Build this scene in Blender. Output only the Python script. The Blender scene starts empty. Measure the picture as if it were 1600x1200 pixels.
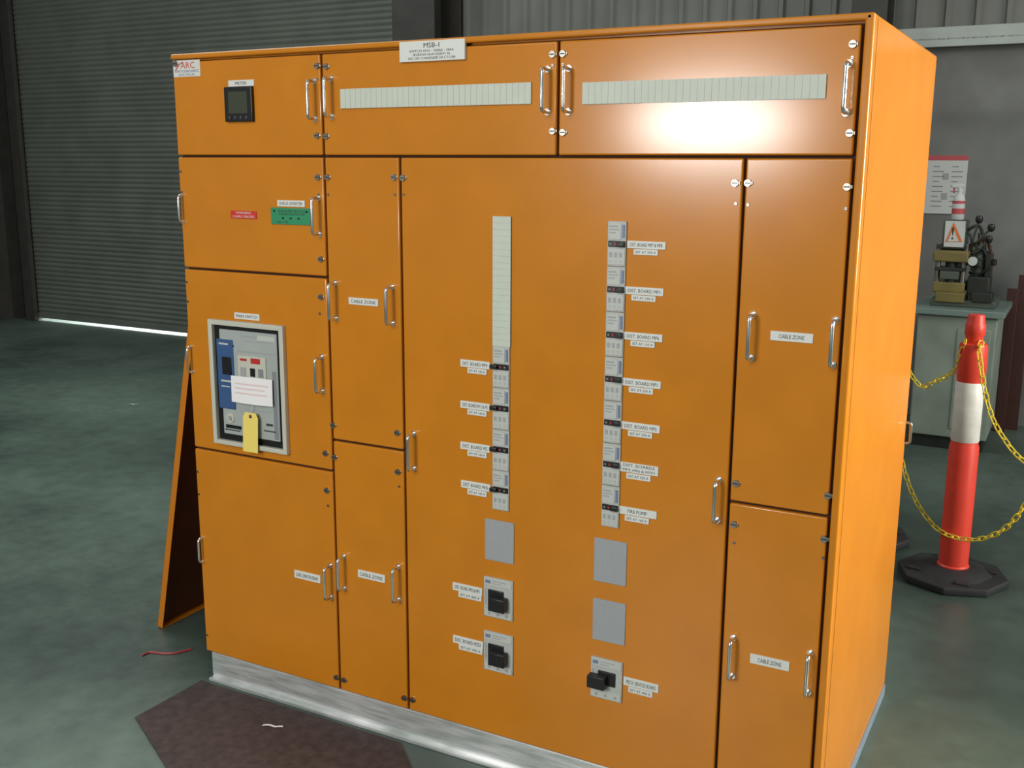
import bpy, bmesh, math, random
from mathutils import Vector, Matrix
random.seed(4)
S = bpy.context.scene
C = S.collection
try:
    S.view_settings.view_transform = 'Standard'
except Exception:
    pass

# ------------------------------------------------------------------ camera
CAM = Vector((2.5634, -2.5062, 1.7699)); YAW, PIT, ROL, FPX = 0.4952, 0.2046, 0.0052, 1650.78
Fv = Vector((-math.sin(YAW)*math.cos(PIT), math.cos(YAW)*math.cos(PIT), -math.sin(PIT)))
R0 = Vector((math.cos(YAW), math.sin(YAW), 0)); U0 = R0.cross(Fv)
Rv = math.cos(ROL)*R0 + math.sin(ROL)*U0; Uv = -math.sin(ROL)*R0 + math.cos(ROL)*U0
cam = bpy.data.objects.new('camera', bpy.data.cameras.new('camera')); C.objects.link(cam)
cam.data.sensor_width = 36; cam.data.lens = FPX/1600*36; cam.data.clip_start = .05
m3 = Matrix((Rv, Uv, -Fv)).transposed()
cam.matrix_world = Matrix.Translation(CAM) @ m3.to_4x4()
S.camera = cam

def P(px, py, ax='y', v=0.0):
    """point of the photo measured on a real plane of the place"""
    d = Fv + Rv*((px-800)/FPX) - Uv*((py-600)/FPX)
    i = 'xyz'.index(ax)
    return CAM + d*((v-CAM[i])/d[i])

# ------------------------------------------------------------------ materials
def lin(c):
    out = []
    for v in c:
        v /= 255.0
        out.append(v/12.92 if v <= .04045 else ((v+.055)/1.055)**2.4)
    return out
MT = {}
def mat(name, col, rough=.5, metal=0, bump=0, bscale=100, var=.0, vscale=8, spec=.5, col2=None, stretch=None, coat=0):
    m = bpy.data.materials.new(name); m.use_nodes = True
    nt = m.node_tree; N = nt.nodes; L = nt.links
    b = N['Principled BSDF']
    c1 = lin(col)
    b.inputs['Base Color'].default_value = (*c1, 1)
    b.inputs['Roughness'].default_value = rough; b.inputs['Metallic'].default_value = metal
    b.inputs['Specular IOR Level'].default_value = spec
    b.inputs['Coat Weight'].default_value = coat; b.inputs['Coat Roughness'].default_value = .2
    tc = N.new('ShaderNodeTexCoord')
    src = tc.outputs['Object']
    if stretch:
        mp = N.new('ShaderNodeMapping'); mp.inputs['Scale'].default_value = stretch
        L.new(src, mp.inputs['Vector']); src = mp.outputs['Vector']
    nz = N.new('ShaderNodeTexNoise'); nz.inputs['Scale'].default_value = vscale; nz.inputs['Detail'].default_value = 5
    L.new(src, nz.inputs['Vector'])
    rp = N.new('ShaderNodeValToRGB')
    e = rp.color_ramp.elements
    e[0].position = .35; e[1].position = .66
    ca = [x*(1-var) for x in c1]; cb = lin(col2) if col2 else [min(1, x*(1+var)) for x in c1]
    e[0].color = (*ca, 1); e[1].color = (*cb, 1)
    L.new(nz.outputs['Fac'], rp.inputs['Fac']); L.new(rp.outputs['Color'], b.inputs['Base Color'])
    if bump:
        n2 = N.new('ShaderNodeTexNoise'); n2.inputs['Scale'].default_value = bscale; n2.inputs['Detail'].default_value = 2
        L.new(src, n2.inputs['Vector'])
        bp = N.new('ShaderNodeBump'); bp.inputs['Strength'].default_value = bump; bp.inputs['Distance'].default_value = .002
        L.new(n2.outputs['Fac'], bp.inputs['Height']); L.new(bp.outputs['Normal'], b.inputs['Normal'])
    MT[name] = m
    return m
PAINT = mat('orange_paint', (204, 126, 28), .19, var=.04, vscale=6)
PAINTB = mat('orange_paint_panel', (202, 120, 26), .4, var=.03)
PAINTD = mat('panel_back_shaded', (104, 58, 34), .6, var=.08)  # shade between panel and cabinet, painted into the back face's colour
GASKET = mat('dark_gasket', (64, 32, 10), .8)
CHROME = mat('chrome', (236, 236, 236), .18, 1)
STEEL = mat('screw_steel', (170, 168, 160), .3, 1)
SLOT = mat('slot_dark', (30, 28, 26), .7)
GALV = mat('bright_aluminium', (230, 236, 232), .27, .6, var=.28, vscale=6, stretch=(1, 1, 10))
GALVB = mat('blue_grey_base', (150, 164, 176), .4, .5, var=.1)
WHITE = mat('label_white', (220, 222, 216), .45, var=.02)
INK = mat('ink_black', (52, 52, 54), .6)
GREY_T = mat('ink_grey', (130, 132, 136), .6)
STRIP = mat('strip_plastic', (200, 206, 192), .5, var=.02, vscale=30)
STRIPG = mat('strip_groove', (176, 182, 170), .6)
BRK = mat('breaker_plastic', (182, 185, 179), .45, var=.03, vscale=40)
BRKL = mat('breaker_light', (192, 194, 188), .45)
BRKD = mat('breaker_dark_print', (160, 163, 162), .5)
BLACK = mat('black_plastic', (22, 22, 23), .4)
BLUE = mat('blue_print', (112, 126, 158), .45)
RED = mat('red_mark', (184, 44, 38), .5)
REDL = mat('red_label', (205, 52, 44), .5)
GREEN = mat('green_plate', (48, 142, 98), .45, var=.05)
GREYP = mat('grey_blank', (160, 163, 166), .5, var=.06, vscale=300)
BEZEL = mat('bezel_grey', (196, 195, 180), .5, var=.03)
ACB = mat('acb_face', (168, 173, 170), .4, var=.04)
ACBBLUE = mat('acb_blue', (58, 88, 134), .4, var=.05)
PAPER = mat('paper', (238, 234, 234), .8)
TAG = mat('yellow_tag', (240, 216, 110), .8, var=.03)
PINK = mat('ink_pink', (226, 196, 194), .8)
LOGOR = mat('logo_red', (206, 60, 40), .5)
LOGOB = mat('logo_grey', (120, 124, 150), .5)
STICK = mat('sticker_silver', (214, 214, 208), .4)
SHUT = mat('shutter_metal', (99, 103, 95), .5, .1, var=.10, vscale=2.5)
COLM = mat('column_paint', (56, 54, 50), .6, var=.14)
CLAD = mat('cladding', (116, 118, 112), .6, .1, var=.08, vscale=3)
CONC = mat('concrete_wall', (120, 121, 118), .85, var=.14, vscale=3.2, bump=.2, bscale=30)
GIRT = mat('girt_paint', (168, 176, 170), .5, var=.05)
BOLL = mat('bollard_red', (224, 66, 48), .42, var=.05)
BAND = mat('reflective_band', (226, 224, 216), .4, var=.10, vscale=14)
RUB = mat('black_rubber', (38, 40, 42), .65, bump=.2, bscale=60, var=.1)
CHY = mat('chain_yellow', (240, 214, 60), .45)
MATM = mat('mat_dark_brown', (64, 50, 47), .7, var=.3, vscale=30, bump=.4, bscale=80)
BENCH = mat('bench_green', (142, 153, 141), .5, var=.16, vscale=4)
BENCHT = mat('bench_top', (122, 142, 136), .35, var=.08)
MACH = mat('machine_ochre', (122, 110, 62), .45, var=.14)
MACHD = mat('machine_dark', (50, 54, 50), .45, .3, var=.15)
MACHG = mat('machine_greygreen', (86, 96, 86), .45, .2, var=.12)
BROWN = mat('timber_redbrown', (74, 42, 34), .7, var=.2, stretch=(20, 20, 1))
SIGNW = mat('sign_white', (202, 206, 202), .5)
SIGNR = mat('sign_red', (192, 78, 84), .5)
SIGNY = mat('sign_amber', (226, 120, 60), .5)
REDC = mat('red_cable', (176, 60, 62), .5)

# floor: worn sealed concrete
def floor_mat():
    m = mat('floor_concrete', (60, 76, 69), .42, var=.10, vscale=.6, col2=(100, 117, 107), bump=.12, bscale=40)
    nt = m.node_tree; N = nt.nodes; L = nt.links; b = N['Principled BSDF']
    rp = [n for n in N if n.type == 'VALTORGB'][0]
    rp.color_ramp.elements[0].position = .38; rp.color_ramp.elements[1].position = .66
    tc = [n for n in N if n.type == 'TEX_COORD'][0]
    n3 = N.new('ShaderNodeTexNoise'); n3.inputs['Scale'].default_value = 9; n3.inputs['Detail'].default_value = 8; n3.inputs['Roughness'].default_value = .7
    L.new(tc.outputs['Object'], n3.inputs['Vector'])
    r3 = N.new('ShaderNodeValToRGB'); r3.color_ramp.elements[0].position = .3; r3.color_ramp.elements[1].position = .75
    r3.color_ramp.elements[0].color = (.78, .78, .78, 1); r3.color_ramp.elements[1].color = (1.2, 1.2, 1.2, 1)
    L.new(n3.outputs['Fac'], r3.inputs['Fac'])
    mx = N.new('ShaderNodeMix'); mx.data_type = 'RGBA'; mx.blend_type = 'MULTIPLY'; mx.inputs['Factor'].default_value = 1
    L.new(rp.outputs['Color'], mx.inputs['A']); L.new(r3.outputs['Color'], mx.inputs['B'])
    L.new(mx.outputs['Result'], b.inputs['Base Color'])
    rr = N.new('ShaderNodeMapRange'); rr.inputs['To Min'].default_value = .28; rr.inputs['To Max'].default_value = .5
    L.new(n3.outputs['Fac'], rr.inputs['Value']); L.new(rr.outputs['Result'], b.inputs['Roughness'])
    return m
FLOOR = floor_mat()

# ------------------------------------------------------------------ mesh helpers
def wloc(o):
    v = Vector((0, 0, 0))
    while o:
        v += o.location; o = o.parent
    return v
class MB:
    def __init__(s):
        s.bm = bmesh.new(); s.mats = []
    def mi(s, m):
        if m not in s.mats: s.mats.append(m)
        return s.mats.index(m)
    def add(s, tb, m):
        k = s.mi(m)
        for f in tb.faces: f.material_index = k
        bmesh.ops.recalc_face_normals(tb, faces=tb.faces[:])
        me = bpy.data.meshes.new('tmp'); tb.to_mesh(me); tb.free()
        s.bm.from_mesh(me); bpy.data.meshes.remove(me)
        return s
    def box(s, x0, x1, y0, y1, z0, z1, m, bev=0, seg=2, rot=None):
        tb = bmesh.new(); bmesh.ops.create_cube(tb, size=1)
        bmesh.ops.scale(tb, vec=(abs(x1-x0), abs(y1-y0), abs(z1-z0)), verts=tb.verts)
        if bev: bmesh.ops.bevel(tb, geom=tb.edges[:], offset=bev, segments=seg, profile=.5, affect='EDGES')
        if rot: bmesh.ops.transform(tb, matrix=rot.to_4x4(), verts=tb.verts)
        bmesh.ops.translate(tb, vec=((x0+x1)/2, (y0+y1)/2, (z0+z1)/2), verts=tb.verts)
        return s.add(tb, m)
    def cyl(s, p0, p1, r0, r1, m, n=20, bev=0):
        p0, p1 = Vector(p0), Vector(p1); d = p1-p0
        tb = bmesh.new(); bmesh.ops.create_cone(tb, cap_ends=True, segments=n, radius1=r0, radius2=r1, depth=d.length)
        if bev:
            ed = [e for e in tb.edges if any(len(f.verts) == n for f in e.link_faces)]
            bmesh.ops.bevel(tb, geom=ed, offset=bev, segments=2, profile=.5, affect='EDGES')
        q = Vector((0, 0, 1)).rotation_difference(d.normalized())
        bmesh.ops.transform(tb, matrix=Matrix.Translation((p0+p1)/2) @ q.to_matrix().to_4x4(), verts=tb.verts)
        return s.add(tb, m)
    def lathe(s, prof, c, m, n=32):
        tb = bmesh.new(); rings = []
        for r, z in prof:
            rings.append([tb.verts.new((c[0]+r*math.cos(2*math.pi*k/n), c[1]+r*math.sin(2*math.pi*k/n), c[2]+z)) for k in range(n)])
        for a, b in zip(rings, rings[1:]):
            for k in range(n): tb.faces.new((a[k], a[(k+1) % n], b[(k+1) % n], b[k]))
        tb.faces.new(rings[0][::-1]); tb.faces.new(rings[-1])
        return s.add(tb, m)
    def tube(s, pts, r, m, n=10, closed=False):
        pts = [Vector(p) for p in pts]; N = len(pts); tb = bmesh.new(); rings = []
        up = None
        for i, p in enumerate(pts):
            a = pts[(i-1) % N] if (closed or i > 0) else p
            b = pts[(i+1) % N] if (closed or i < N-1) else p
            t = (b-a).normalized()
            if up is None:
                up = Vector((0, 0, 1)) if abs(t.z) < .9 else Vector((1, 0, 0))
            u = (up - t*up.dot(t)).normalized(); w = t.cross(u); up = u
            rings.append([tb.verts.new(p + (u*math.cos(2*math.pi*k/n) + w*math.sin(2*math.pi*k/n))*r) for k in range(n)])
        pairs = list(zip(rings, rings[1:])) + ([(rings[-1], rings[0])] if closed else [])
        for a, b in pairs:
            for k in range(n): tb.faces.new((a[k], a[(k+1) % n], b[(k+1) % n], b[k]))
        if not closed:
            tb.faces.new(rings[0][::-1]); tb.faces.new(rings[-1])
        return s.add(tb, m)
    def prism(s, pts, vec, m, bev=0):
        tb = bmesh.new(); vs = [tb.verts.new(p) for p in pts]
        f = tb.faces.new(vs)
        r = bmesh.ops.extrude_face_region(tb, geom=[f])
        bmesh.ops.translate(tb, vec=vec, verts=[v for v in r['geom'] if isinstance(v, bmesh.types.BMVert)])
        if bev: bmesh.ops.bevel(tb, geom=tb.edges[:], offset=bev, segments=2, profile=.5, affect='EDGES')
        return s.add(tb, m)
    def grid(s, f, nu, nv, m):
        tb = bmesh.new()
        g = [[tb.verts.new(f(i/nu, j/nv)) for j in range(nv+1)] for i in range(nu+1)]
        for i in range(nu):
            for j in range(nv): tb.faces.new((g[i][j], g[i+1][j], g[i+1][j+1], g[i][j+1]))
        return s.add(tb, m)
    def mesh(s, name, origin=(0, 0, 0)):
        bmesh.ops.translate(s.bm, vec=-Vector(origin), verts=s.bm.verts)
        me = bpy.data.meshes.new(name); s.bm.to_mesh(me); s.bm.free()
        for m in s.mats: me.materials.append(m)
        try: me.polygons.foreach_set('use_smooth', [True]*len(me.polygons)); me.set_sharp_from_angle(angle=math.radians(38))
        except Exception: pass
        for p in me.polygons:
            n = p.normal
            p.use_smooth = max(abs(n.x), abs(n.y), abs(n.z)) < .9995      # keep the flat sheet faces flat
        return me
    def build(s, name, parent=None, origin=None):
        """child: geometry given in world coordinates; top level: origin is the base point"""
        org = wloc(parent) if parent else Vector(origin or (0, 0, 0))
        me = s.mesh(name, org)
        o = bpy.data.objects.new(name, me); C.objects.link(o)
        if parent: o.parent = parent
        else: o.location = org
        return o
def inst(name, me, parent, pos, rot=None):
    o = bpy.data.objects.new(name, me); C.objects.link(o); o.parent = parent
    o.location = Vector(pos) - wloc(parent)
    if rot: o.rotation_euler = rot
    return o
def tag(o, label, cat, group=None, kind=None):
    o['label'] = label; o['category'] = cat
    if group: o['group'] = group
    if kind: o['kind'] = kind
    return o
def thing(name, label, cat, loc, group=None):
    o = bpy.data.objects.new(name, None); C.objects.link(o); o.location = loc; o.empty_display_size = .1
    return tag(o, label, cat, group)
def struct(o):
    o['kind'] = 'structure'; return o

TXT = {}
def text_mesh(s):
    if s in TXT: return TXT[s]
    cu = bpy.data.curves.new('t', 'FONT'); cu.body = s; cu.size = 1; cu.align_x = 'CENTER'; cu.extrude = 0; cu.resolution_u = 2
    o = bpy.data.objects.new('t', cu); C.objects.link(o); bpy.context.view_layer.update()
    me = bpy.data.meshes.new_from_object(o.evaluated_get(bpy.context.evaluated_depsgraph_get()))
    bpy.data.objects.remove(o); bpy.data.curves.remove(cu)
    TXT[s] = me; return me
def letters(mb, s, x0, x1, z0, z1, y, m):
    """text facing -y fitted into a rectangle"""
    me = text_mesh(s); tb = bmesh.new(); tb.from_mesh(me)
    xs = [v.co.x for v in tb.verts]; ys = [v.co.y for v in tb.verts]
    w = max(xs)-min(xs); h = max(ys)-min(ys)
    sz = (z1-z0)/h; sx = min((x1-x0)/w, sz*1.25)
    cx = (max(xs)+min(xs))/2; cy = (max(ys)+min(ys))/2
    for v in tb.verts:
        v.co = Vector(((x0+x1)/2+(v.co.x-cx)*sx, y, (z0+z1)/2+(v.co.y-cy)*sz))
    k = mb.mi(m)
    for f in tb.faces:
        f.material_index = k
        f.normal_update()
        if f.normal.y > 0: f.normal_flip()
    t = bpy.data.meshes.new('tmp'); tb.to_mesh(t); tb.free(); mb.bm.from_mesh(t); bpy.data.meshes.remove(t)

def rect(cx, cy, w, h):
    x0 = P(cx-w/2, cy).x; x1 = P(cx+w/2, cy).x
    z0 = P(cx, cy+h/2).z; z1 = P(cx, cy-h/2).z
    return x0, x1, z0, z1

# ------------------------------------------------------------------ setting
WY = 5.5
mb = MB(); mb.grid(lambda u, v: Vector((-14+22*u, -9+19*v, 0)), 4, 4, FLOOR); struct(mb.build('floor'))

# roller shutter door with curved slats
SX0, SX1 = -7.9, -2.85
mb = MB(); tb = bmesh.new(); pitch = .052; prof = []
nz = int(4.4/pitch)
for i in range(nz):
    z = .045+i*pitch
    for k, (dz, dy) in enumerate(((0, 0), (.009, -.003), (.021, -.009), (.033, -.010), (.043, -.005))):
        prof.append((z+dz, WY-.02+dy))
a = [tb.verts.new((SX0, y, z)) for z, y in prof]; b = [tb.verts.new((SX1, y, z)) for z, y in prof]
for i in range(len(prof)-1): tb.faces.new((a[i], b[i], b[i+1], a[i+1]))
mb.add(tb, SHUT)
mb.box(SX0, SX1, WY-.05, WY-.005, .035, .09, SHUT, .004)
mb.box(SX0-.05, SX1+.05, WY-.004, WY+.02, .05, 4.44, COLM)  # unseen backing, added to stop light leaking round the shutter's edges
struct(mb.build('door_1'))
def column(name, x0, x1, y0, y1, z1):
    m = MB()
    m.box(x0, x1, y0, y0+.02, 0, z1, COLM, .003); m.box(x0, x1, y1-.02, y1, 0, z1, COLM, .003)
    m.box((x0+x1)/2-.012, (x0+x1)/2+.012, y0+.02, y1-.02, 0, z1, COLM)
    return struct(m.build(name))
m = MB(); m.box(SX0-.14, SX0+.02, WY-.1, WY-.055, 0, 4.5, COLM, .004); m.box(SX0-.14, SX0-.02, WY-.055, WY+.02, 0, 4.5, COLM); struct(m.build('trim_1'))
m = MB(); m.box(SX1-.02, SX1+.14, WY-.1, WY-.055, 0, 4.5, COLM, .004); m.box(SX1+.02, SX1+.14, WY-.055, WY, 0, 4.5, COLM); struct(m.build('trim_2'))
column('trim_3', -2.66, -2.25, WY-.45, WY-.02, 4.6)
column('trim_4', -8.55, -8.14, WY-.45, WY-.02, 4.6)
# back wall: concrete dado below, ribbed sheet above
m = MB()
m.box(-14, SX0-.1, WY, WY+.15, 0, 5, COLM); m.box(SX0-.1, SX1+.1, WY, WY+.15, 4.42, 5, COLM)
m.box(SX1+.1, 8, WY, WY+.15, 0, 2.62, CONC)
tb = bmesh.new(); x = SX1+.1; pr = []
while x < 8:
    for dx, dy in ((0, 0), (.12, 0), (.135, -.03), (.165, -.03), (.18, 0)): pr.append((x+dx, WY+.02+dy))
    x += .19
a = [tb.verts.new((x, y, 2.62)) for x, y in pr]; b = [tb.verts.new((x, y, 5)) for x, y in pr]
for i in range(len(pr)-1): tb.faces.new((a[i], a[i+1], b[i+1], b[i]))
m.add(tb, CLAD)
struct(m.build('wall_back'))
m = MB(); m.box(1.0, 8, WY-.12, WY-.012, 2.60, 2.69, GIRT, .006); m.box(1.0, 8, WY-.12, WY-.10, 2.56, 2.62, GIRT, .004); struct(m.build('trim_5'))
column('trim_6', 1.02, 1.25, WY-.4, WY-.125, 4.6)

# ------------------------------------------------------------------ switchboard
W, D, H = 2.1075, 1.0317, 2.1
s1, s2, s3, s4, st = .5825, .8488, 1.8327, 2.0824, 1.3384
zt, z1, zl1, zl2, zc, zr, zb = 2.080, 1.7911, 1.4376, .8373, .9389, .9406, .1014
cab = thing('switchboard_cabinet', 'large orange steel electrical switchboard with many doors and chrome handles', 'electrical cabinet', (W/2, D/2, 0))
m = MB()
m.box(0, W, .022, D, zb, H, PAINT, .008, 3)
m.box(s4+.004, W, -.006, .04, zb, H, PAINT, .006, 3)
m.box(0, W-.004, -.006, .04, zt+.004, H, PAINT, .005, 3)
m.box(W-.010, W-.001, .012, D-.004, .042, zb+.02, PAINT, .002)
m.build('cabinet_body', cab)
m = MB(); m.box(.008, s4, .016, .0235, zb+.006, zt, GASKET); m.build('gasket', cab)
m = MB()
m.box(.02, W-.015, .006, .07, 0, zb, GALV, .004)
m.box(.02, W-.015, -.014, .02, 0, .012, GALV, .003)
m.box(.02, .075, .06, D-.02, 0, zb, GALV, .004); m.box(W-.07, W-.012, .06, D-.01, 0, zb, GALV, .004); m.box(.06, W-.06, D-.07, D-.015, 0, zb, GALV, .004)
m.box(W-.014, W+.002, .010, D-.002, 0, .040, GALVB, .002)
m.build('plinth', cab)
G = .0035
doors = {}
def door(k, x0, x1, za, zb_):
    q = MB(); q.box(x0+G, x1-G, 0, .016, za+G, zb_-G, PAINT, .0045, 3)
    o = q.build('door', cab); doors[k] = (o, x0, x1, za, zb_); return o
door(1, -.001, s1, z1, zt); door(2, s1, st, z1, zt); door(3, st, s4, z1, zt)
door(4, -.001, s1, zl1, z1); door(5, -.001, s1, zl2, zl1); door(6, -.001, s1, zb, zl2)
door(7, s1, s2, zc, z1); door(8, s1, s2, zb, zc); door(9, s2, s3, zb, z1)
door(10, s3, s4, zr, z1); door(11, s3, s4, zb, zr)
def which(x, z):
    best = None
    for k, (o, a, b, c, d) in doors.items():
        e = max(a-x, 0, x-b)+max(c-z, 0, z-d)
        if best is None or e < best[0]: best = (e, o)
    return best[1]

# handles
def handle_points(depth, half, r=.011):
    p = [(0, .0, -half)]
    for k in range(6):
        t = k/5*math.pi/2; p.append((0, -(depth-r)-r*math.sin(t), -(half-r)-r*math.cos(t)))
    for k in range(6):
        t = k/5*math.pi/2; p.append((0, -(depth-r)-r*math.cos(t), (half-r)+r*math.sin(t)))
    p.append((0, 0, half)); return p
def handle_mesh(depth, half, r):
    h = MB(); h.tube(handle_points(depth, half), r, CHROME, 12)
    for s in (-1, 1): h.cyl((0, 0, s*half), (0, -.004, s*half), r*1.9, r*1.7, CHROME, 16)
    return h.mesh('handle')
HM = handle_mesh(.034, .053, .0052); HS = handle_mesh(.019, .042, .0038)
for k, px, py in ((1, 486, 156), (2, 512, 152), (2, 851, 141), (3, 884, 140), (3, 1322, 137), (4, 276, 326), (4, 493, 338), (5, 288, 562), (5, 498, 586),
                  (6, 306, 860), (6, 512, 911), (7, 519, 471), (7, 608, 478), (8, 533, 897), (8, 618, 914), (9, 642, 707), (9, 1119, 784), (10, 1172, 527), (10, 1303, 537), (11, 1142, 1030), (11, 1262, 1055)):
    p = P(px, py, 'y', -.018)
    o, a, b, c, d = doors[k]
    x = min(max(p.x, a+.014), b-.016)
    inst('handle', HS if px < 310 else HM, o, (x, 0, p.z))['label'] = 'chrome handle'
m = MB(); hz = P(1427, 676, 'y', D).z
m.tube([(W-y_, D-.014, z_+hz) for _, y_, z_ in handle_points(.016, .034, .008)], .005, STEEL, 12)
m.build('handle', cab)['label'] = 'dull steel handle at the rear edge of the side'

# quarter-turn locks and small hinge screws
l = MB(); l.cyl((0, 0, 0), (0, -.006, 0), .0095, .0085, STEEL, 18); l.box(-.007, .007, -.0068, -.0055, -.0012, .0012, SLOT); l.box(-.002, .012, -.003, 0, -.004, .004, STEEL, .001); LM = l.mesh('lock_screw')
l = MB(); l.cyl((0, 0, 0), (0, -.003, 0), .0042, .0036, STEEL, 12); l.box(-.003, .003, -.0034, -.0025, -.0006, .0006, SLOT); SM = l.mesh('screw')
for px, py in ((496, 103), (510, 104), (496, 212), (510, 213), (864, 85), (880, 84), (864, 205), (880, 207), (1333, 69), (1328, 208), (275, 100), (497, 277), (512, 277), (616, 277), (630, 278),
               (1149, 286), (1169, 286), (1324, 292), (502, 405), (502, 464), (509, 708), (521, 664), (523, 714), (621, 676), (622, 737), (511, 766), (1150, 755), (1147, 819), (1294, 774), (1288, 842),
               (526, 1058), (538, 1062), (632, 1090), (645, 1093)):
    p = P(px, py); o = which(p.x, p.z); inst('lock_screw', LM, o, (p.x, 0, p.z))
for px, py in ((498, 304), (513, 304), (617, 304), (631, 304), (1150, 318), (1169, 320), (1322, 326), (496, 124), (511, 124), (864, 102), (880, 101), (1332, 90), (276, 268), (279, 300), (283, 440), (285, 470), (513, 790), (624, 760), (1147, 848), (1286, 872), (300, 735), (302, 770), (317, 990), (500, 490)):
    p = P(px, py); o = which(p.x, p.z); inst('screw', SM, o, (max(p.x, .012), 0, p.z))

# label plates with engraved lettering
def plate(cx, cy, w, h, lines, m=WHITE, ink=INK, name='label_plate', th=.003, fill=.46, wfill=.84):
    x0, x1, za, zc_ = rect(cx, cy, w, h)
    q = MB(); q.box(x0, x1, -th, .0005, za, zc_, m, .0006, 1); o = q.build(name, cab)
    if lines:
        q = MB(); n = len(lines); hh = (zc_-za)/n; pad = (x1-x0)*(1-wfill)/2
        for i, s in enumerate(lines):
            zz = zc_-hh*(i+.5)
            letters(q, s, x0+pad, x1-pad, zz-hh*fill/2, zz+hh*fill/2, -th-.0004, ink)
        q.build('lettering', o)
    return o
# main title plate, bridging door and top rim
x0, x1, za, zd = rect(678, 79.5, 102, 32)
q = MB(); q.box(x0, x1, -.0095, .0005, za, zd, WHITE, .0006, 1); o = q.build('title_plate', cab)
q = MB(); hh = zd-za; ww = x1-x0; cx = (x0+x1)/2; yy = -.0100
letters(q, 'MSB-1', cx-ww*.12, cx+ww*.12, zd-hh*.34, zd-hh*.10, yy, INK)
letters(q, 'SWTCH 415V - 5000A - 50kA', cx-ww*.34, cx+ww*.34, zd-hh*.55, zd-hh*.43, yy, INK)
letters(q, 'SEGREGN NUM ESSENT AL', cx-ww*.29, cx+ww*.29, zd-hh*.73, zd-hh*.61, yy, INK)
letters(q, 'NSC DM CONDENSER DA CT/1200', cx-ww*.36, cx+ww*.36, zd-hh*.91, zd-hh*.79, yy, INK)
q.build('lettering', o)
# maker sticker
x0, x1, za, zd = rect(291.5, 107, 43, 26); x0 = max(x0, .006)
q = MB(); q.box(x0, x1, -.0012, .0005, za, zd, STICK); o = q.build('maker_sticker', cab)
hh = zd-za; ww = x1-x0
q = MB(); letters(q, 'ARC', x0+ww*.28, x0+ww*.80, zd-hh*.5, zd-hh*.12, -.0016, LOGOR)
q.tube([(x0+ww*(.08+.3*k/10), -.0014, zd-hh*(.62-.5*math.sin(k/10*math.pi/2))) for k in range(11)], .0016, LOGOR, 6)
letters(q, 'SWITCHBOARDS', x0+ww*.06, x0+ww*.95, zd-hh*.74, zd-hh*.58, -.0016, LOGOB)
letters(q, 'ELECTRICAL', x0+ww*.06, x0+ww*.95, zd-hh*.94, zd-hh*.80, -.0016, LOGOB)
q.build('lettering', o)
plate(377.5, 130, 40, 10, ['METER'])
# meter
x0, x1, za, zd = rect(376, 163, 43, 55)
q = MB(); q.box(x0, x1, -.012, .001, za, zd, BLACK, .003); o = q.build('panel_meter', cab)
ww, hh = x1-x0, zd-za
q = MB(); q.box(x0+ww*.16, x1-ww*.16, -.0125, -.0115, za+hh*.24, zd-hh*.14, mat('meter_screen', (66, 70, 56), .2)); q.build('screen', o)
MBTN = mat('meter_button', (70, 70, 72), .5)
for k in range(4):
    q = MB(); c = x0+ww*(.2+.2*k); q.box(c-.004, c+.004, -.015, -.011, za+hh*.08, za+hh*.16, MBTN, .001); q.build('button', o)
# warning plates on the second left door
plate(381.5, 335.5, 40, 12, ['WARNING', '2 SUPPLY CIRCUITS'], REDL, WHITE, fill=.6)
plate(455.5, 318, 43, 10, ['SURGE DIVERTER'])
x0, x1, za, zd = rect(455, 338, 61, 26)
q = MB(); q.box(x0, x1, -.004, .0005, za, zd, GREEN, .0008, 1); o = q.build('status_plate', cab)
ww, hh = x1-x0, zd-za
q = MB(); letters(q, 'SURGE PROTECTION', x0+ww*.2, x0+ww*.9, zd-hh*.28, zd-hh*.12, -.0044, INK); letters(q, 'ALARM INDICATORS', x0+ww*.2, x0+ww*.9, zd-hh*.44, zd-hh*.32, -.0044, INK); letters(q, 'ON = OK', x0+ww*.15, x0+ww*.45, zd-hh*.92, zd-hh*.80, -.0044, INK)
q.build('lettering', o)
for u in (.1, .32, .52, .72, .93):
    zz = zd-hh*(.62 if .2 < u < .9 else .2)
    q = MB(); q.cyl((x0+ww*u, -.003, zz), (x0+ww*u, -.007, zz), .003, .0026, BLACK, 12); q.build('indicator', o)
plate(386.5, 494.5, 39, 10, ['MAIN SWITCH'])
plate(568.5, 471.5, 46, 11, ['CABLE ZONE']); plate(581, 900, 42, 12, ['CABLE ZONE']); plate(481, 900.5, 40, 12, ['LINE LINK BUSBAR'])
plate(1237.5, 526.5, 67, 15, ['CABLE ZONE'], fill=.42, wfill=.6); plate(1203, 1034.5, 62, 15, ['CABLE ZONE'], fill=.42, wfill=.6)

# pole filler strips
def strip(x0, x1, za, zd, horiz):
    q = MB(); q.box(x0, x1, -.0044, .0005, za, zd, STRIPG)
    L_ = (x1-x0) if horiz else (zd-za); n = max(4, int(round(L_/.0178)))
    for i in range(n):
        a = i/n*L_+.0004; b = (i+1)/n*L_-.0004
        if horiz: q.box(x0+a, x0+b, -.005, -.001, za, zd, STRIP)
        else: q.box(x0, x1, -.005, -.001, za+a, za+b, STRIP)
    return q.build('blanking_strip', cab)
a = rect(682, 150, 298, 32); strip(*a, True)
a = rect(1101, 140.5, 380, 36); strip(*a, True)
a = rect(785, 439.5, 28, 203); strip(a[0], a[1], a[2], a[3], False)

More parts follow.
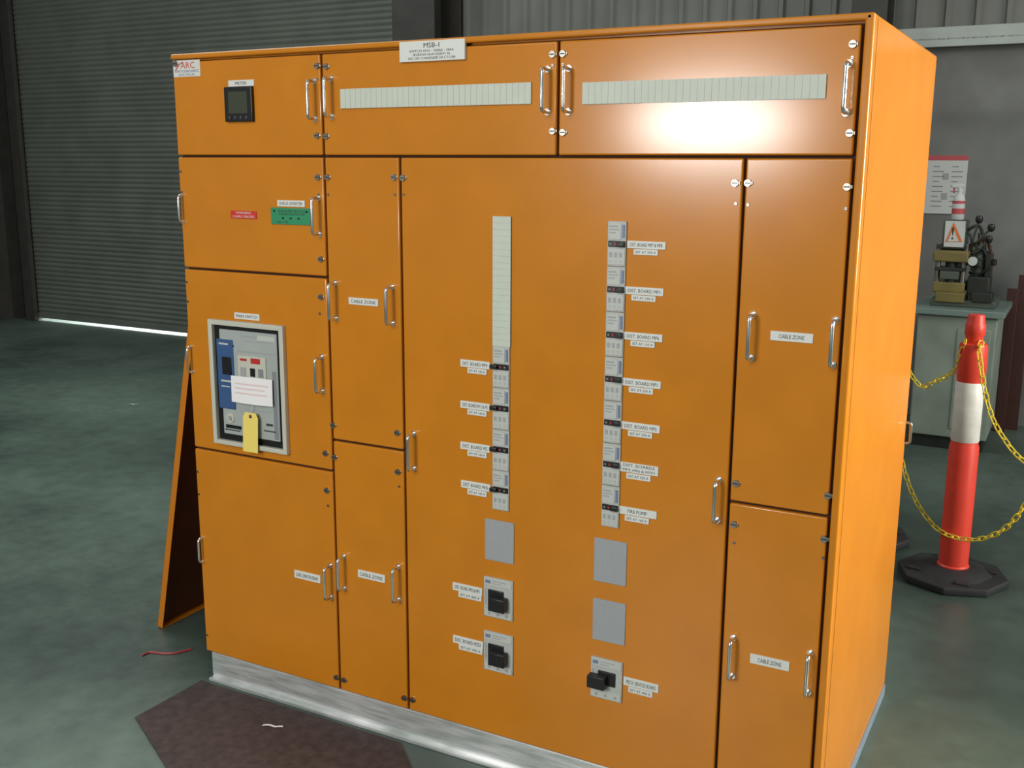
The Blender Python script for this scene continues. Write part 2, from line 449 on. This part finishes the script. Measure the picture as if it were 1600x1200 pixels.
# moulded case breakers
def breaker(x0, x1, za, zd, zt_, side):
    ww, hh = x1-x0, zd-za
    q = MB(); q.box(x0, x1, -.006, .0005, za+.0006, zd-.0006, BRK, .001, 1)
    q.box(x0+ww*.06, x1-ww*.26, -.0075, -.005, zt_+hh*.10, zd-hh*.05, BRKL, .0006, 1)
    q.box(x0+ww*.10, x1-ww*.45, -.0079, -.007, zd-hh*.14, zd-hh*.10, BRKD); q.box(x0+ww*.10, x1-ww*.36, -.0079, -.007, zd-hh*.20, zd-hh*.175, BRKD); q.box(x0+ww*.10, x1-ww*.55, -.0079, -.007, zd-hh*.27, zd-hh*.24, BRKD)
    q.box(x0+ww*.04, x1-ww*.04, -.0075, -.005, za+hh*.04, zt_-hh*.10, BRKL, .0006, 1)
    for k in range(3):
        c = x0+ww*(.2+.27*k)
        q.box(c-ww*.08, c+ww*.08, -.0079, -.007, za+hh*.20, za+hh*.31, BRKD); q.box(c-ww*.07, c+ww*.07, -.0079, -.007, za+hh*.08, za+hh*.15, BRK)
    o = q.build('circuit_breaker', cab)
    q = MB(); q.box(x1-ww*.20, x1-ww*.07, -.0078, -.005, zt_+hh*.14, zd-hh*.08, BLUE)
    q.build('rating_strip', o)
    q = MB(); q.box(x0+ww*.05, x1-ww*.03, -.0082, -.004, zt_-hh*.068, zt_+hh*.068, BLACK, .001, 1)
    if side > 0:
        q.box(x0+ww*.14, x0+ww*.24, -.0090, -.008, zt_-hh*.02, zt_+hh*.02, GREY_T); q.box(x0+ww*.39, x0+ww*.48, -.0095, -.008, zt_-hh*.026, zt_+hh*.026, RED)
    else:
        q.box(x0+ww*.44, x0+ww*.53, -.0095, -.008, zt_-hh*.026, zt_+hh*.026, RED); q.box(x0+ww*.70, x0+ww*.80, -.0090, -.008, zt_-hh*.02, zt_+hh*.02, GREY_T)
    q.build('toggle_slot', o)
    q = MB()
    if side > 0: q.box(x0+ww*.58, x0+ww*.98, -.018, -.007, zt_-hh*.05, zt_+hh*.05, BLACK, .002)
    else: q.box(x0-ww*.08, x0+ww*.34, -.018, -.007, zt_-hh*.05, zt_+hh*.05, BLACK, .002)
    q.build('toggle', o)
bd = [345, 416, 487, 557, 626, 692, 758, 823]; tg = [381, 452, 523, 592, 660, 725, 792]
xa = sum(P(951.5-11.5*i/6, (bd[i]+bd[i+1])/2).x for i in range(7))/7; xb = sum(P(979.5-11.5*i/6, (bd[i]+bd[i+1])/2).x for i in range(7))/7
RL = [['DIST. BOARD MP7 & MP8'], ['DIST. BOARD MP1'], ['DIST. BOARD MP6'], ['DIST. BOARD MP1'], ['DIST. BOARD MP5'], ['DIST. BOARDS', 'MP4, MP6 & MTP1'], ['FIRE PUMP']]
RS = ['SET AT 250 A', 'SET AT 250 A', 'SET AT 150 A', 'SET AT 250 A', 'SET AT 250 A', 'SET AT 250 A', 'SET AT 160 A']
LX = [(1010.5, 383), (1007, 455), (1005.5, 526.5), (1003, 599), (1001.5, 667.5), (999, 732.5), (996.5, 800.5)]
for i in range(7):
    c = 965-11*i/6
    breaker(xa, xb, P(c, bd[i+1]).z, P(c, bd[i]).z, P(c, tg[i]).z, 1)
    cx, cy = LX[i]; two = len(RL[i]) > 1
    plate(cx, cy, 60, 15 if two else 12, RL[i], fill=.6 if two else .46, wfill=.5 if i == 6 else .84)
    plate(cx-1, cy+(13 if two else 11.2), 38, 9, [RS[i]], fill=.42)
bd = [540, 606, 671, 735, 797]; tg = [573, 637.5, 702, 765]
xa2 = sum(P(771, bd[i]).x for i in range(4))/4; xb2 = sum(P(797, bd[i]).x for i in range(4))/4
LL = ['DIST. BOARD MP4', 'DIST. BOARD M12 & M1', 'DIST. BOARD M2', 'DIST. BOARD MHS']
for i in range(4):
    breaker(xa2, xb2, P(784, bd[i+1]).z, P(784, bd[i]).z, P(784, tg[i]).z, -1)
    cy = [569, 634, 698.5, 759][i]
    plate(743 if i < 3 else 744, cy, 46, 11.5, [LL[i]]); plate(746, cy+11, 30, 8.5, ['SET AT 160 A'], fill=.42)
# blank plates
for cx, cy, w, h in ((781, 845.5, 45, 64), (954, 877.5, 51, 68), (952, 971, 51, 65)):
    a = rect(cx, cy, w, h); q = MB(); q.box(a[0], a[1], -.003, .0005, a[2], a[3], GREYP, .0008, 1); q.build('blank_plate', cab)
# larger breakers
def big_breaker(x0, x1, za, zd, side):
    ww, hh = x1-x0, zd-za
    q = MB(); q.box(x0, x1, -.006, .0005, za, zd, BRK, .0012, 1)
    q.box(x0+ww*.03, x1-ww*.03, -.0075, -.005, za+hh*.80, zd-hh*.02, BRKL, .0006, 1); q.box(x0+ww*.03, x1-ww*.03, -.0075, -.005, za+hh*.02, za+hh*.2, BRKL, .0006, 1)
    q.box(x0+ww*.30, x0+ww*.78, -.0079, -.007, zd-hh*.09, zd-hh*.07, BRKD); q.box(x0+ww*.30, x0+ww*.6, -.0079, -.007, zd-hh*.15, zd-hh*.13, BRKD)
    for k in range(3):
        c = x0+ww*(.2+.3*k); q.cyl((c, -.007, za+hh*.1), (c, -.0082, za+hh*.1), ww*.05, ww*.05, BRKD, 14)
    o = q.build('circuit_breaker', cab)
    q = MB(); q.box(x0+ww*.07, x0+ww*.24, -.0082, -.005, zd-hh*.15, zd-hh*.07, BLUE); q.box(x0+ww*.05, x0+ww*.1, -.0066, -.005, za+hh*.3, zd-hh*.3, BRKD); q.build('rating_strip', o)
    q = MB(); c0, c1 = (x0+ww*.16, x0+ww*.70) if side < 0 else (x0+ww*.24, x0+ww*.80)
    q.box(c0, c1, -.010, -.004, za+hh*.36, zd-hh*.30, BLACK, .002); q.build('toggle_slot', o)
    q = MB()
    if side < 0: q.box(c0+ww*.14, c1+ww*.15, -.034, -.008, za+hh*.25, za+hh*.58, BLACK, .003)
    else: q.box(c0-ww*.24, c0+ww*.32, -.034, -.008, za+hh*.32, za+hh*.62, BLACK, .003)
    q.build('toggle', o)
big_breaker(*rect(780, 934.5, 45, 62), -1); big_breaker(*rect(780, 1019, 45, 61), -1); big_breaker(*rect(948.5, 1060.5, 49, 63), 1)
plate(731, 920, 46, 12, ['DIST. BOARD MP2 & MP3']); plate(735, 931.5, 36, 9, ['SET AT 400 A'], fill=.42)
plate(732, 1003, 47, 12, ['DIST. BOARD MSS3']); plate(736, 1014, 37, 9, ['SET AT 400 A'], fill=.42)
plate(1002, 1069.5, 55, 13, ['MECH. SERVICES BOARD']); plate(1001, 1081, 38, 9, ['SET AT 400 A'], fill=.42)

# main air breaker behind its bezel
bx0 = (P(330, 498).x+P(338, 690).x)/2; bx1 = (P(446.5, 508).x+P(453, 709).x)/2
bz1 = (P(330, 498).z+P(446.5, 508).z)/2; bz0 = (P(338, 691).z+P(453, 709).z)/2
t = .017
q = MB()
q.box(bx0, bx0+t, -.016, .001, bz0, bz1, BEZEL, .003); q.box(bx1-t, bx1, -.016, .001, bz0, bz1, BEZEL, .003)
q.box(bx0+t*.6, bx1-t*.6, -.0158, .001, bz1-t, bz1, BEZEL, .003); q.box(bx0+t*.6, bx1-t*.6, -.0158, .001, bz0, bz0+t*.9, BEZEL, .003)
q.build('bezel', cab)
ix0, ix1, iz0, iz1 = bx0+t, bx1-t, bz0+t*.9, bz1-t
def A(u, v): return ix0+(ix1-ix0)*u, iz1-(iz1-iz0)*v
q = MB(); q.box(ix0-.002, ix1+.002, -.001, .001, iz0-.002, iz1+.002, BLACK)
def ab(q, u0, v0, u1, v1, y0, y1, m, bev=0):
    a, b = A(u0, v0), A(u1, v1); q.box(a[0], b[0], y0, y1, b[1], a[1], m, bev, 1)
ab(q, .08, .035, .94, .945, -.006, 0, ACB, .002)
ab(q, .40, .07, .90, .085, -.0066, -.005, BRKD); ab(q, .48, .11, .88, .12, -.0066, -.005, BRKD); ab(q, .08, .16, .3, .18, -.0066, -.005, BLACK)
ab(q, .35, .2, .92, .215, -.0066, -.005, BRKD)
ab(q, .86, .35, .92, .93, -.0066, -.005, GREY_T)
ab(q, .05, .945, .96, .965, -.0066, -.003, BLACK)
ab(q, .74, .80, .84, .82, -.0066, -.005, INK); ab(q, .70, .86, .88, .87, -.0066, -.005, INK); ab(q, .10, .90, .34, .91, -.0066, -.005, INK)
ab(q, .42, .70, .84, .71, -.0066, -.005, BRKD)
mbk = q.build('main_breaker', cab)
q = MB(); ab(q, .04, .12, .29, .72, -.009, -.004, ACBBLUE, .001); ab(q, .12, .27, .26, .42, -.0115, -.008, BLACK, .001); ab(q, .09, .47, .27, .485, -.0095, -.008, BRKL); ab(q, .09, .52, .22, .53, -.0095, -.008, BRKL); ab(q, .08, .15, .22, .165, -.0095, -.008, BRKL)
q.build('trip_unit', mbk)
q = MB(); ab(q, .36, .24, .78, .46, -.010, -.004, BEZEL, .001); ab(q, .40, .265, .50, .285, -.0108, -.009, RED); ab(q, .56, .255, .70, .30, -.0108, -.009, RED); ab(q, .55, .34, .62, .41, -.0118, -.009, BLACK); ab(q, .67, .34, .74, .41, -.0118, -.009, GREY_T); ab(q, .40, .34, .48, .42, -.0118, -.009, BRKD)
q.build('push_buttons', mbk)
a = A(.2, .80); q = MB(); q.cyl((a[0], -.004, a[1]), (a[0], -.010, a[1]), .017, .016, BEZEL, 28, .001); q.cyl((a[0], -.009, a[1]), (a[0], -.013, a[1]), .009, .008, BRKD, 20); q.build('dial', mbk)
q = MB(); ab(q, .12, .86, .36, .89, -.0072, -.005, BLACK); ab(q, .66, .06, .92, .10, -.0072, -.005, BRKL); q.build('nameplate', mbk)
# paper note and yellow tag
a0, a1 = P(360, 588, 'y', -.016), P(426, 635, 'y', -.016)
zc0 = P(393, 611, 'y', -.016).z; hn = (P(393, 590, 'y', -.016).z-P(393, 631, 'y', -.016).z)/2
q = MB()
def note(u, v): return Vector((a0.x+(a1.x-a0.x)*u, -.0135-.006*math.sin(u*math.pi)*v-.002*v, zc0+hn-2*hn*v+.002*(u-.5)))
q.grid(note, 10, 6, PAPER)
for v0, u1 in ((.25, .9), (.42, .82), (.6, .88)):
    q.grid(lambda u, v: note(.1+(u1-.1)*u, v0+.05*v)+Vector((0, -.0006, 0)), 10, 1, PINK)
tag(q.build('paper_note', None, (a0.x, -.0135, zc0-hn)), 'white paper note with faint pink print stuck over the grey main breaker', 'note')
tt = P(391, 645, 'y', -.022); tb_ = P(391, 706, 'y', -.022); xl = P(381, 675, 'y', -.022).x; xr = P(404, 675, 'y', -.022).x
tagr = thing('hanging_tag', 'yellow card tag hanging by string from the grey main breaker', 'tag', (tt.x, -.022, tb_.z))
q = MB(); w2 = (xr-xl)/2; cxm = (xl+xr)/2; hh = tt.z-tb_.z
cs = [(-w2*.7, hh), (w2*.7, hh), (w2, hh*.88), (w2, 0), (-w2, 0), (-w2, hh*.88)]
q.prism([Vector((cxm+x+.12*(z-hh)*.25, -.021-.004*(1-z/hh), tb_.z+z)) for x, z in cs], Vector((0, -.0006, 0)), TAG); q.build('card', tagr)
q = MB(); q.lathe([(.006, 0), (.006, .0008)], (0, 0, 0), BROWN, 16)
for v in q.bm.verts: v.co = Vector((cxm+v.co.x, -.0212-v.co.z-.0012, tt.z-.012+v.co.y))
q.build('eyelet', tagr)
q = MB(); q.tube([(cxm, -.023, tt.z-.012), (cxm+.002, -.02, tt.z+.01), (cxm+.008, -.012, tt.z+.03), (cxm+.01, -.008, tt.z+.04)], .0008, WHITE, 6); q.build('string', tagr)

# ------------------------------------------------------------------ spare panel leaning on the left side
B = P(247, 981, 'z', 0); bx, by = B.x, B.y
top = Vector((-.03, 0, 2.04)); n_ = math.atan2(top.x-bx, top.z)
pan = thing('leaning_panel', 'loose orange steel cover panel leaning against the left side of the switchboard', 'panel', (bx, by, 0))
L_ = 2.04/math.cos(n_)
rot = Matrix.Rotation(n_, 3, 'Y')
def lean(m):
    bmesh.ops.transform(m.bm, matrix=Matrix.Translation((bx, by, .006)) @ rot.to_4x4(), verts=m.bm.verts)
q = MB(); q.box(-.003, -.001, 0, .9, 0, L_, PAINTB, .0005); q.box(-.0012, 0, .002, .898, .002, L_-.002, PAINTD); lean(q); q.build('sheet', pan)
q = MB()
for y0 in (0, .897): q.box(-.003, .024, y0, y0+.003, 0, L_, PAINTB, .001)
q.box(-.003, .024, 0, .9, 0, .003, PAINTB, .001); q.box(-.003, .024, 0, .9, L_-.003, L_, PAINTB, .001)
lean(q); q.build('folded_edge', pan)

# ------------------------------------------------------------------ bollards and chains
bc = P(1487, 903, 'z', 0)
BR = thing('bollard', 'red plastic bollard with white band on black octagonal base right of the switchboard', 'bollard', (bc.x, bc.y, 0), 'bollards joined by yellow chain')
q = MB()
oct_ = [Vector((bc.x+.23*math.cos(math.pi/8+k*math.pi/4+.35), bc.y+.23*math.sin(math.pi/8+k*math.pi/4+.35), 0)) for k in range(8)]
q.prism(oct_, Vector((0, 0, .035)), RUB, .006)
q.lathe([(.17, .03), (.14, .05), (.10, .06), (.07, .062)], (bc.x, bc.y, 0), RUB, 8)
for k in range(4):
    t_ = k*math.pi/2+.35; q.box(bc.x+.16*math.cos(t_)-.03, bc.x+.16*math.cos(t_)+.03, bc.y+.16*math.sin(t_)-.02, bc.y+.16*math.sin(t_)+.02, .03, .045, RUB, .004, 2)
q.build('base', BR)
q = MB(); q.lathe([(.066, .05), (.066, .066), (.061, .072), (.060, .60), (.055, .612), (.055, .895), (.058, .907), (.057, 1.03), (.053, 1.045), (.03, 1.05)], (bc.x, bc.y, 0), BOLL, 36); q.build('post', BR)
q = MB(); q.lathe([(.0555, .625), (.0575, .628), (.0570, .88), (.055, .883)], (bc.x, bc.y, 0), BAND, 36); q.build('reflective_band', BR)
q = MB(); q.lathe([(.036, 1.04), (.035, 1.075), (.040, 1.083), (.041, 1.125), (.036, 1.132), (.034, 1.160), (.030, 1.168), (.010, 1.170)], (bc.x, bc.y, 0), BOLL, 28)
q.build('cap', BR)
hb = BR.copy(); C.objects.link(hb); hb.location = (1.735, 2.60, 0)
hb['label'] = 'bollard mostly hidden behind the switchboard, only its black base edge showing'
for ch in list(BR.children):
    c = ch.copy(); C.objects.link(c); c.parent = hb
lk = MB(); ln, lw = .021, .0095; pts = []
for k in range(20):
    a = 2*math.pi*k/20; pts.append(((ln-lw)*(1 if math.cos(a) > 0 else -1)*min(1, abs(math.cos(a))*4)+lw*math.cos(a), lw*math.sin(a), 0))
lk.tube(pts, .0031, CHY, 6, True); LKM = lk.mesh('link')
def catmull(ps, n=24):
    ps = [ps[0]*2-ps[1]]+ps+[ps[-1]*2-ps[-2]]; out = []
    for i in range(1, len(ps)-2):
        for k in range(n):
            t = k/n; a, b, c, d = ps[i-1:i+3]
            out.append(.5*((2*b)+(c-a)*t+(2*a-5*b+4*c-d)*t*t+(3*b-a-3*c+d)*t**3))
    out.append(ps[-2]); return out
def chain(label, ps):
    path = catmull(ps); root = thing('chain', label, 'chain', path[0], 'yellow barrier chains')
    step = .034; acc = 0; k = 0; nxt = step/2
    for a, b in zip(path, path[1:]):
        l = (b-a).length
        while nxt <= acc+l and l > 0:
            p = a+(b-a)*((nxt-acc)/l); t = (b-a).normalized()
            qn = Vector((1, 0, 0)).rotation_difference(t) @ Matrix.Rotation(math.radians(20+90*(k % 2)), 3, 'X').to_quaternion()
            o = inst('link', LKM, root, p); o.rotation_mode = 'QUATERNION'; o.rotation_quaternion = qn
            k += 1; nxt += step
        acc += l
    return root
zc_ = 1.062
yb = bc.y
chain('yellow plastic chain running left from the bollard neck to behind the switchboard',
      [Vector((1.765, 2.58, 1.06)), P(1432, 597, 'y', yb+.22), P(1460, 596, 'y', yb+.15), P(1490, 580, 'y', yb+.03), P(1501, 555, 'y', yb-.03), Vector((bc.x-.03, yb-.035, zc_))])
chain('yellow plastic chain dropping from the bollard neck out to the right',
      [Vector((bc.x+.03, yb-.03, zc_)), P(1531, 560, 'y', yb-.10), P(1546, 640, 'y', yb-.15), P(1572, 690, 'y', yb-.2), P(1602, 722, 'y', yb-.26), P(1660, 755, 'y', yb-.32)])
chain('yellow plastic chain sagging low across the front of the bollard post',
      [Vector((1.775, 2.58, 1.03)), P(1396, 650, 'y', 2.5), P(1420, 757, 'y', 2.35), P(1460, 822, 'y', yb-.02), P(1510, 843, 'y', yb-.12), P(1560, 832, 'y', yb-.2), P(1600, 792, 'y', yb-.26), P(1660, 690, 'y', yb-.3)])

# ------------------------------------------------------------------ background right: bench, press, sign
MY = 4.55
bx0 = P(1425, 600, 'y', MY).x; bx1 = P(1560, 600, 'y', MY).x; bt = P(1500, 484, 'y', MY).z
bn = thing('machine_stand', 'pale green steel machine stand behind the red bollard', 'workbench', ((bx0+bx1)/2, MY+.3, 0))
q = MB(); q.box(bx0, bx1-.04, MY+.02, MY+.6, .08, bt-.04, BENCH, .008); q.box(bx0+.02, bx1-.06, MY+.04, MY+.58, 0, .08, MACHD); q.build('stand_body', bn)
q = MB(); q.box(bx0-.03, bx1+.0, MY-.02, MY+.64, bt-.04, bt, BENCHT, .006); q.build('stand_top', bn)
q = MB(); q.box(bx0+.24, bx1-.07, MY+.012, MY+.022, .14, bt-.12, BENCH, .004); q.build('stand_door', bn)
def pm(px, py, y=MY+.3): return P(px, py, 'y', y)
mc = thing('press_machine', 'small ochre and grey workshop press with black knobs standing on the pale green stand', 'machine', (pm(1490, 480).x, MY+.3, bt))
x0, x1 = pm(1466, 470).x, pm(1516, 470).x
q = MB(); q.box(x0-.03, x1+.16, MY+.12, MY+.5, bt, bt+.045, MACHG, .008); q.box(x0, x1-.02, MY+.10, MY+.16, bt+.03, bt+.09, MACH, .006)
for k in range(4): q.cyl((x0+.02+.06*k, MY+.16, bt+.04), (x0+.02+.06*k, MY+.16, bt+.075), .014, .012, STEEL, 8)
q.box(x1+.02, x1+.14, MY+.10, MY+.2, bt+.04, bt+.10, MACHD, .006)
q.build('machine_base', mc)
xc = pm(1488, 430).x; zt1 = pm(1490, 392).z
q = MB(); q.box(xc-.045, xc+.045, MY+.26, MY+.40, bt+.04, zt1, MACHG, .012); q.box(xc-.10, xc+.09, MY+.16, MY+.42, bt+.085, bt+.15, MACH, .01)
q.cyl((xc-.08, MY+.2, bt+.1), (xc-.08, MY+.2, zt1-.02), .016, .016, STEEL); q.cyl((xc+.07, MY+.2, bt+.1), (xc+.07, MY+.2, zt1-.02), .016, .016, STEEL)
for zz in (.22, .30, .36): q.box(xc-.095, xc+.085, MY+.17, MY+.25, bt+zz, bt+zz+.025, MACHD, .004)
q.cyl((xc, MY+.2, bt+.15), (xc, MY+.2, zt1-.05), .028, .024, MACHD, 16); q.box(xc-.06, xc+.05, MY+.15, MY+.19, bt+.17, bt+.22, MACHG, .004); q.build('column', mc)
hz1 = pm(1490, 343).z
q = MB(); q.box(xc-.11, xc+.10, MY+.14, MY+.42, zt1-.06, zt1+.012, MACH, .012); q.box(xc-.07, xc+.07, MY+.20, MY+.38, zt1+.012, hz1, MACHG, .01)
for s in (-.085, .08): q.cyl((xc+s, MY+.2, zt1), (xc+s, MY+.2, zt1+.05), .014, .014, STEEL, 8)
q.build('head', mc)
a = [pm(1477, 378, MY+.17), pm(1504, 378, MY+.17), pm(1490.5, 347, MY+.17)]
q = MB(); q.box(a[0].x-.008, a[1].x+.008, MY+.165, MY+.205, a[0].z-.03, a[2].z+.006, SIGNW, .002)
q.prism([Vector((p.x, MY+.1645, p.z)) for p in a], Vector((0, -.001, 0)), SIGNY)
q.prism([Vector(((a[2].x*.35+p.x*.65), MY+.163, (a[0].z+.012)*.35+p.z*.65)) for p in a], Vector((0, -.001, 0)), SIGNW)
letters(q, '!', a[2].x-.006, a[2].x+.006, a[0].z+.018, a[2].z-.03, MY+.161, INK)
q.build('warning_sign', mc)
for (p0, p1, kn) in (((1505, 400), (1549, 356), 1), ((1508, 412), (1530, 343), 1), ((1500, 425), (1545, 374), 1), ((1520, 440), (1553, 410), 0), ((1500, 445), (1548, 462), 0)):
    q = MB(); A0, A1 = pm(*p0), pm(*p1, MY+.15); q.cyl(A0, A1, .008, .007, STEEL, 10); o = q.build('lever', mc)
    q = MB(); q.lathe([(.004, -.025), (.016, -.02), (.024, 0), (.018, .02), (.004, .025)] if kn else [(.01, -.02), (.018, -.015), (.018, .015), (.01, .02)], A1, BLACK, 16); q.build('knob', o)
q = MB(); p = pm(1534, 420); q.box(p.x-.07, p.x+.06, MY+.2, MY+.42, bt+.045, bt+.19, MACHD, .01); q.cyl((p.x-.02, MY+.3, bt+.18), (p.x-.02, MY+.3, bt+.38), .048, .042, MACHG, 20, .006); q.cyl((p.x-.02, MY+.3, bt+.38), (p.x-.02, MY+.3, bt+.46), .02, .02, STEEL, 16)
for k in range(4): q.cyl((p.x-.02, MY+.3, bt+.20+.045*k), (p.x-.02, MY+.3, bt+.212+.045*k), .055, .055, MACHD, 20)
q.box(p.x+.02, p.x+.06, MY+.24, MY+.36, bt+.18, bt+.33, MACHD, .006)
q.build('motor', mc)
for j, (dx, hh_) in enumerate(((.0, .50), (.045, .42), (-.06, .46), (.03, .36))):
    q = MB(); q.tube(catmull([Vector((p.x+dx, MY+.28, bt+.15)), Vector((p.x+dx+.01, MY+.26, bt+hh_*.7)), Vector((p.x+dx-.03, MY+.25, bt+hh_)), Vector((p.x+dx-.1, MY+.25, bt+hh_-.03)), Vector((xc+.04, MY+.27, bt+.36))], 6), .010, (MACHD, BROWN, MACHG, MACHD)[j], 8); q.build('hose', mc)
q = MB(); g = pm(1520, 408, MY+.16); q.cyl((g.x, MY+.19, g.z), (g.x, MY+.155, g.z), .034, .034, MACHD, 24, .003); q.cyl((g.x, MY+.156, g.z), (g.x, MY+.152, g.z), .028, .028, SIGNW, 24); q.build('gauge', mc)
# spray bottle on the press head
bx_ = min(max(pm(1496, 343, MY+.28).x, xc-.03), xc+.03); hzb = hz1+.001
sp = thing('spray_bottle', 'white spray bottle with red label standing on top of the press', 'bottle', (bx_, MY+.28, hzb))
q = MB(); q.lathe([(.034, 0), (.038, .006), (.038, .12), (.03, .15), (.014, .165), (.014, .18)], (bx_, MY+.28, hzb), SIGNW, 24); q.build('bottle_body', sp)
q = MB(); q.lathe([(.0375, .035), (.0388, .036), (.0388, .07), (.0375, .071)], (bx_, MY+.28, hzb), SIGNR, 24); q.lathe([(.0375, .10), (.0388, .101), (.0386, .118), (.0375, .119)], (bx_, MY+.28, hzb), SIGNR, 24); q.build('label_band', sp)
q = MB(); q.cyl((bx_, MY+.28, hzb+.178), (bx_, MY+.28, hzb+.2), .017, .015, SIGNW); q.box(bx_-.05, bx_+.025, MY+.265, MY+.295, hzb+.198, hzb+.225, SIGNW, .006); q.box(bx_-.04, bx_-.03, MY+.272, MY+.288, hzb+.165, hzb+.2, SIGNR, .002); q.build('trigger_head', sp)
# notice on wall
a, b = P(1440, 243, 'y', WY-.02), P(1505, 335, 'y', WY-.02)
nb = thing('notice_board', 'white wall notice with red top strip and grey printed lines behind the press', 'notice', ((a.x+b.x)/2, WY, b.z))
q = MB(); q.box(a.x, b.x, WY-.012, WY, b.z, a.z, SIGNW, .002)
for j in range(2):
    u = a.x+(b.x-a.x)*(.28+.40*j)
    for i in range(9):
        v = a.z-(a.z-b.z)*(.18+.085*i); q.box(u, u+.07*(1 if i % 3 else .6), WY-.0135, WY-.011, v-.006, v, GREY_T)
for i in range(2):
    u = a.x+(b.x-a.x)*.52; v = a.z-(a.z-b.z)*(.3+.34*i); q.box(u-.008, u+.03, WY-.0135, WY-.011, v-.045, v, BRKD)
q.build('board', nb)
q = MB(); q.box(a.x, b.x, WY-.014, WY-.011, a.z-.032, a.z, SIGNR); q.build('header_strip', nb)
# red-brown planks standing at the wall
for i, (px, w_, yy, lab) in enumerate(((1573, .07, 5.24, 'narrow dark red-brown timber plank standing upright just right of the press'), (1591, .085, 5.34, 'wider dark red-brown timber plank standing upright at the right edge behind another'))):
    x_ = P(px, 550, 'y', yy).x
    q = MB(); q.box(x_-w_/2, x_+w_/2, yy, yy+.04, 0, P(1590, 452 - 22*i, 'y', yy).z, BROWN, .004)
    tag(q.build('timber_plank', None, (x_, yy, 0)), lab, 'plank', 'timber planks by the wall')

# ------------------------------------------------------------------ things on the floor
q = MB(); pp = [(0, -.03), (-.005, -.32), (.29, -.475), (.70, -.72), (1.15, -.32), (.84, -.03)]
q.prism([Vector((x, y, 0.0005)) for x, y in pp], Vector((0, 0, .004)), MATM, .001)
tag(q.build('floor_mat', None, (.4, -.3, 0.0005)), 'dark maroon brown mat lying on the floor in front of the plinth', 'mat')
def scrap(name, px, py, l, w, ang, m, label, cat, z0=.001, grp=None):
    p = P(px, py, 'z', z0); q = MB()
    def f(u, v):
        a = (u-.5)*l; b = (v-.5)*w
        return Vector((p.x+a*math.cos(ang)-b*math.sin(ang), p.y+a*math.sin(ang)+b*math.cos(ang), z0+.004*abs(math.sin(u*5))))
    q.grid(f, 12, 2, m); tag(q.build(name, None, (p.x, p.y, z0)), label, cat, grp)
scrap('paper_scrap', 426, 1135, .07, .009, .3, PAPER, 'thin white offcut lying on the maroon brown mat', 'scrap', .005)
scrap('paper_scrap', 208, 632, .08, .04, .5, GREYP, 'small pale scrap on the bare floor left of the switchboard', 'scrap')
pts = [P(px, py, 'z', .004) for px, py in ((222, 1024), (235, 1019), (255, 1021), (275, 1020), (299, 1014))]
q = MB(); q.tube(catmull(pts, 8), .0035, REDC, 8); tag(q.build('cable_offcut', None, pts[0]), 'red cable offcut lying on the floor by the leaning panel', 'cable')

# ------------------------------------------------------------------ light
def area(name, loc, target, sx, sy, e, col=(1, 1, 1), spread=180):
    l = bpy.data.lights.new(name, 'AREA'); l.shape = 'RECTANGLE'; l.size = sx; l.size_y = sy; l.energy = e; l.color = col; l.spread = math.radians(spread)
    o = bpy.data.objects.new(name, l); C.objects.link(o); o.location = loc
    o.rotation_euler = (Vector(target)-Vector(loc)).to_track_quat('-Z', 'Y').to_euler()
    return o
area('light_right', (7.5, 1.5, 3.4), (1.8, .6, 1.0), 4, 3, 270, (1, .98, .92))
area('light_side', (6.2, .9, 2.2), (2.1, .5, 1.3), 1.6, 1.6, 46, (1, .97, .88), 60)
area('light_front', (0.5, -7.5, 5.2), (1, 0, .8), 5, 3, 265, (1, 1, .96))
area('light_left_fill', (-3.4, 1.6, 5.2), (-2.6, 1.0, 0), 3, 3, 120, (.93, 1, .98))  # unseen fill lamp, added to brighten the left floor and shutter
Q = P(1114, 192); dr = (Q-CAM); dr.y *= -1; dr.normalize()
area('light_door_highlight', Q+dr*5.0, Q, .9, .05, 72, (1, .98, .95))  # unseen strip lamp, added so its reflection makes the top-right door's highlight
area('light_outside', (-6, 7.2, 1.6), (-6, 7.2, 0), 6, 1.6, 900, (1, 1, 1))
w = bpy.data.worlds.new('world'); S.world = w; w.use_nodes = True
w.node_tree.nodes['Background'].inputs['Color'].default_value = (.80, .88, .86, 1)
w.node_tree.nodes['Background'].inputs['Strength'].default_value = .28
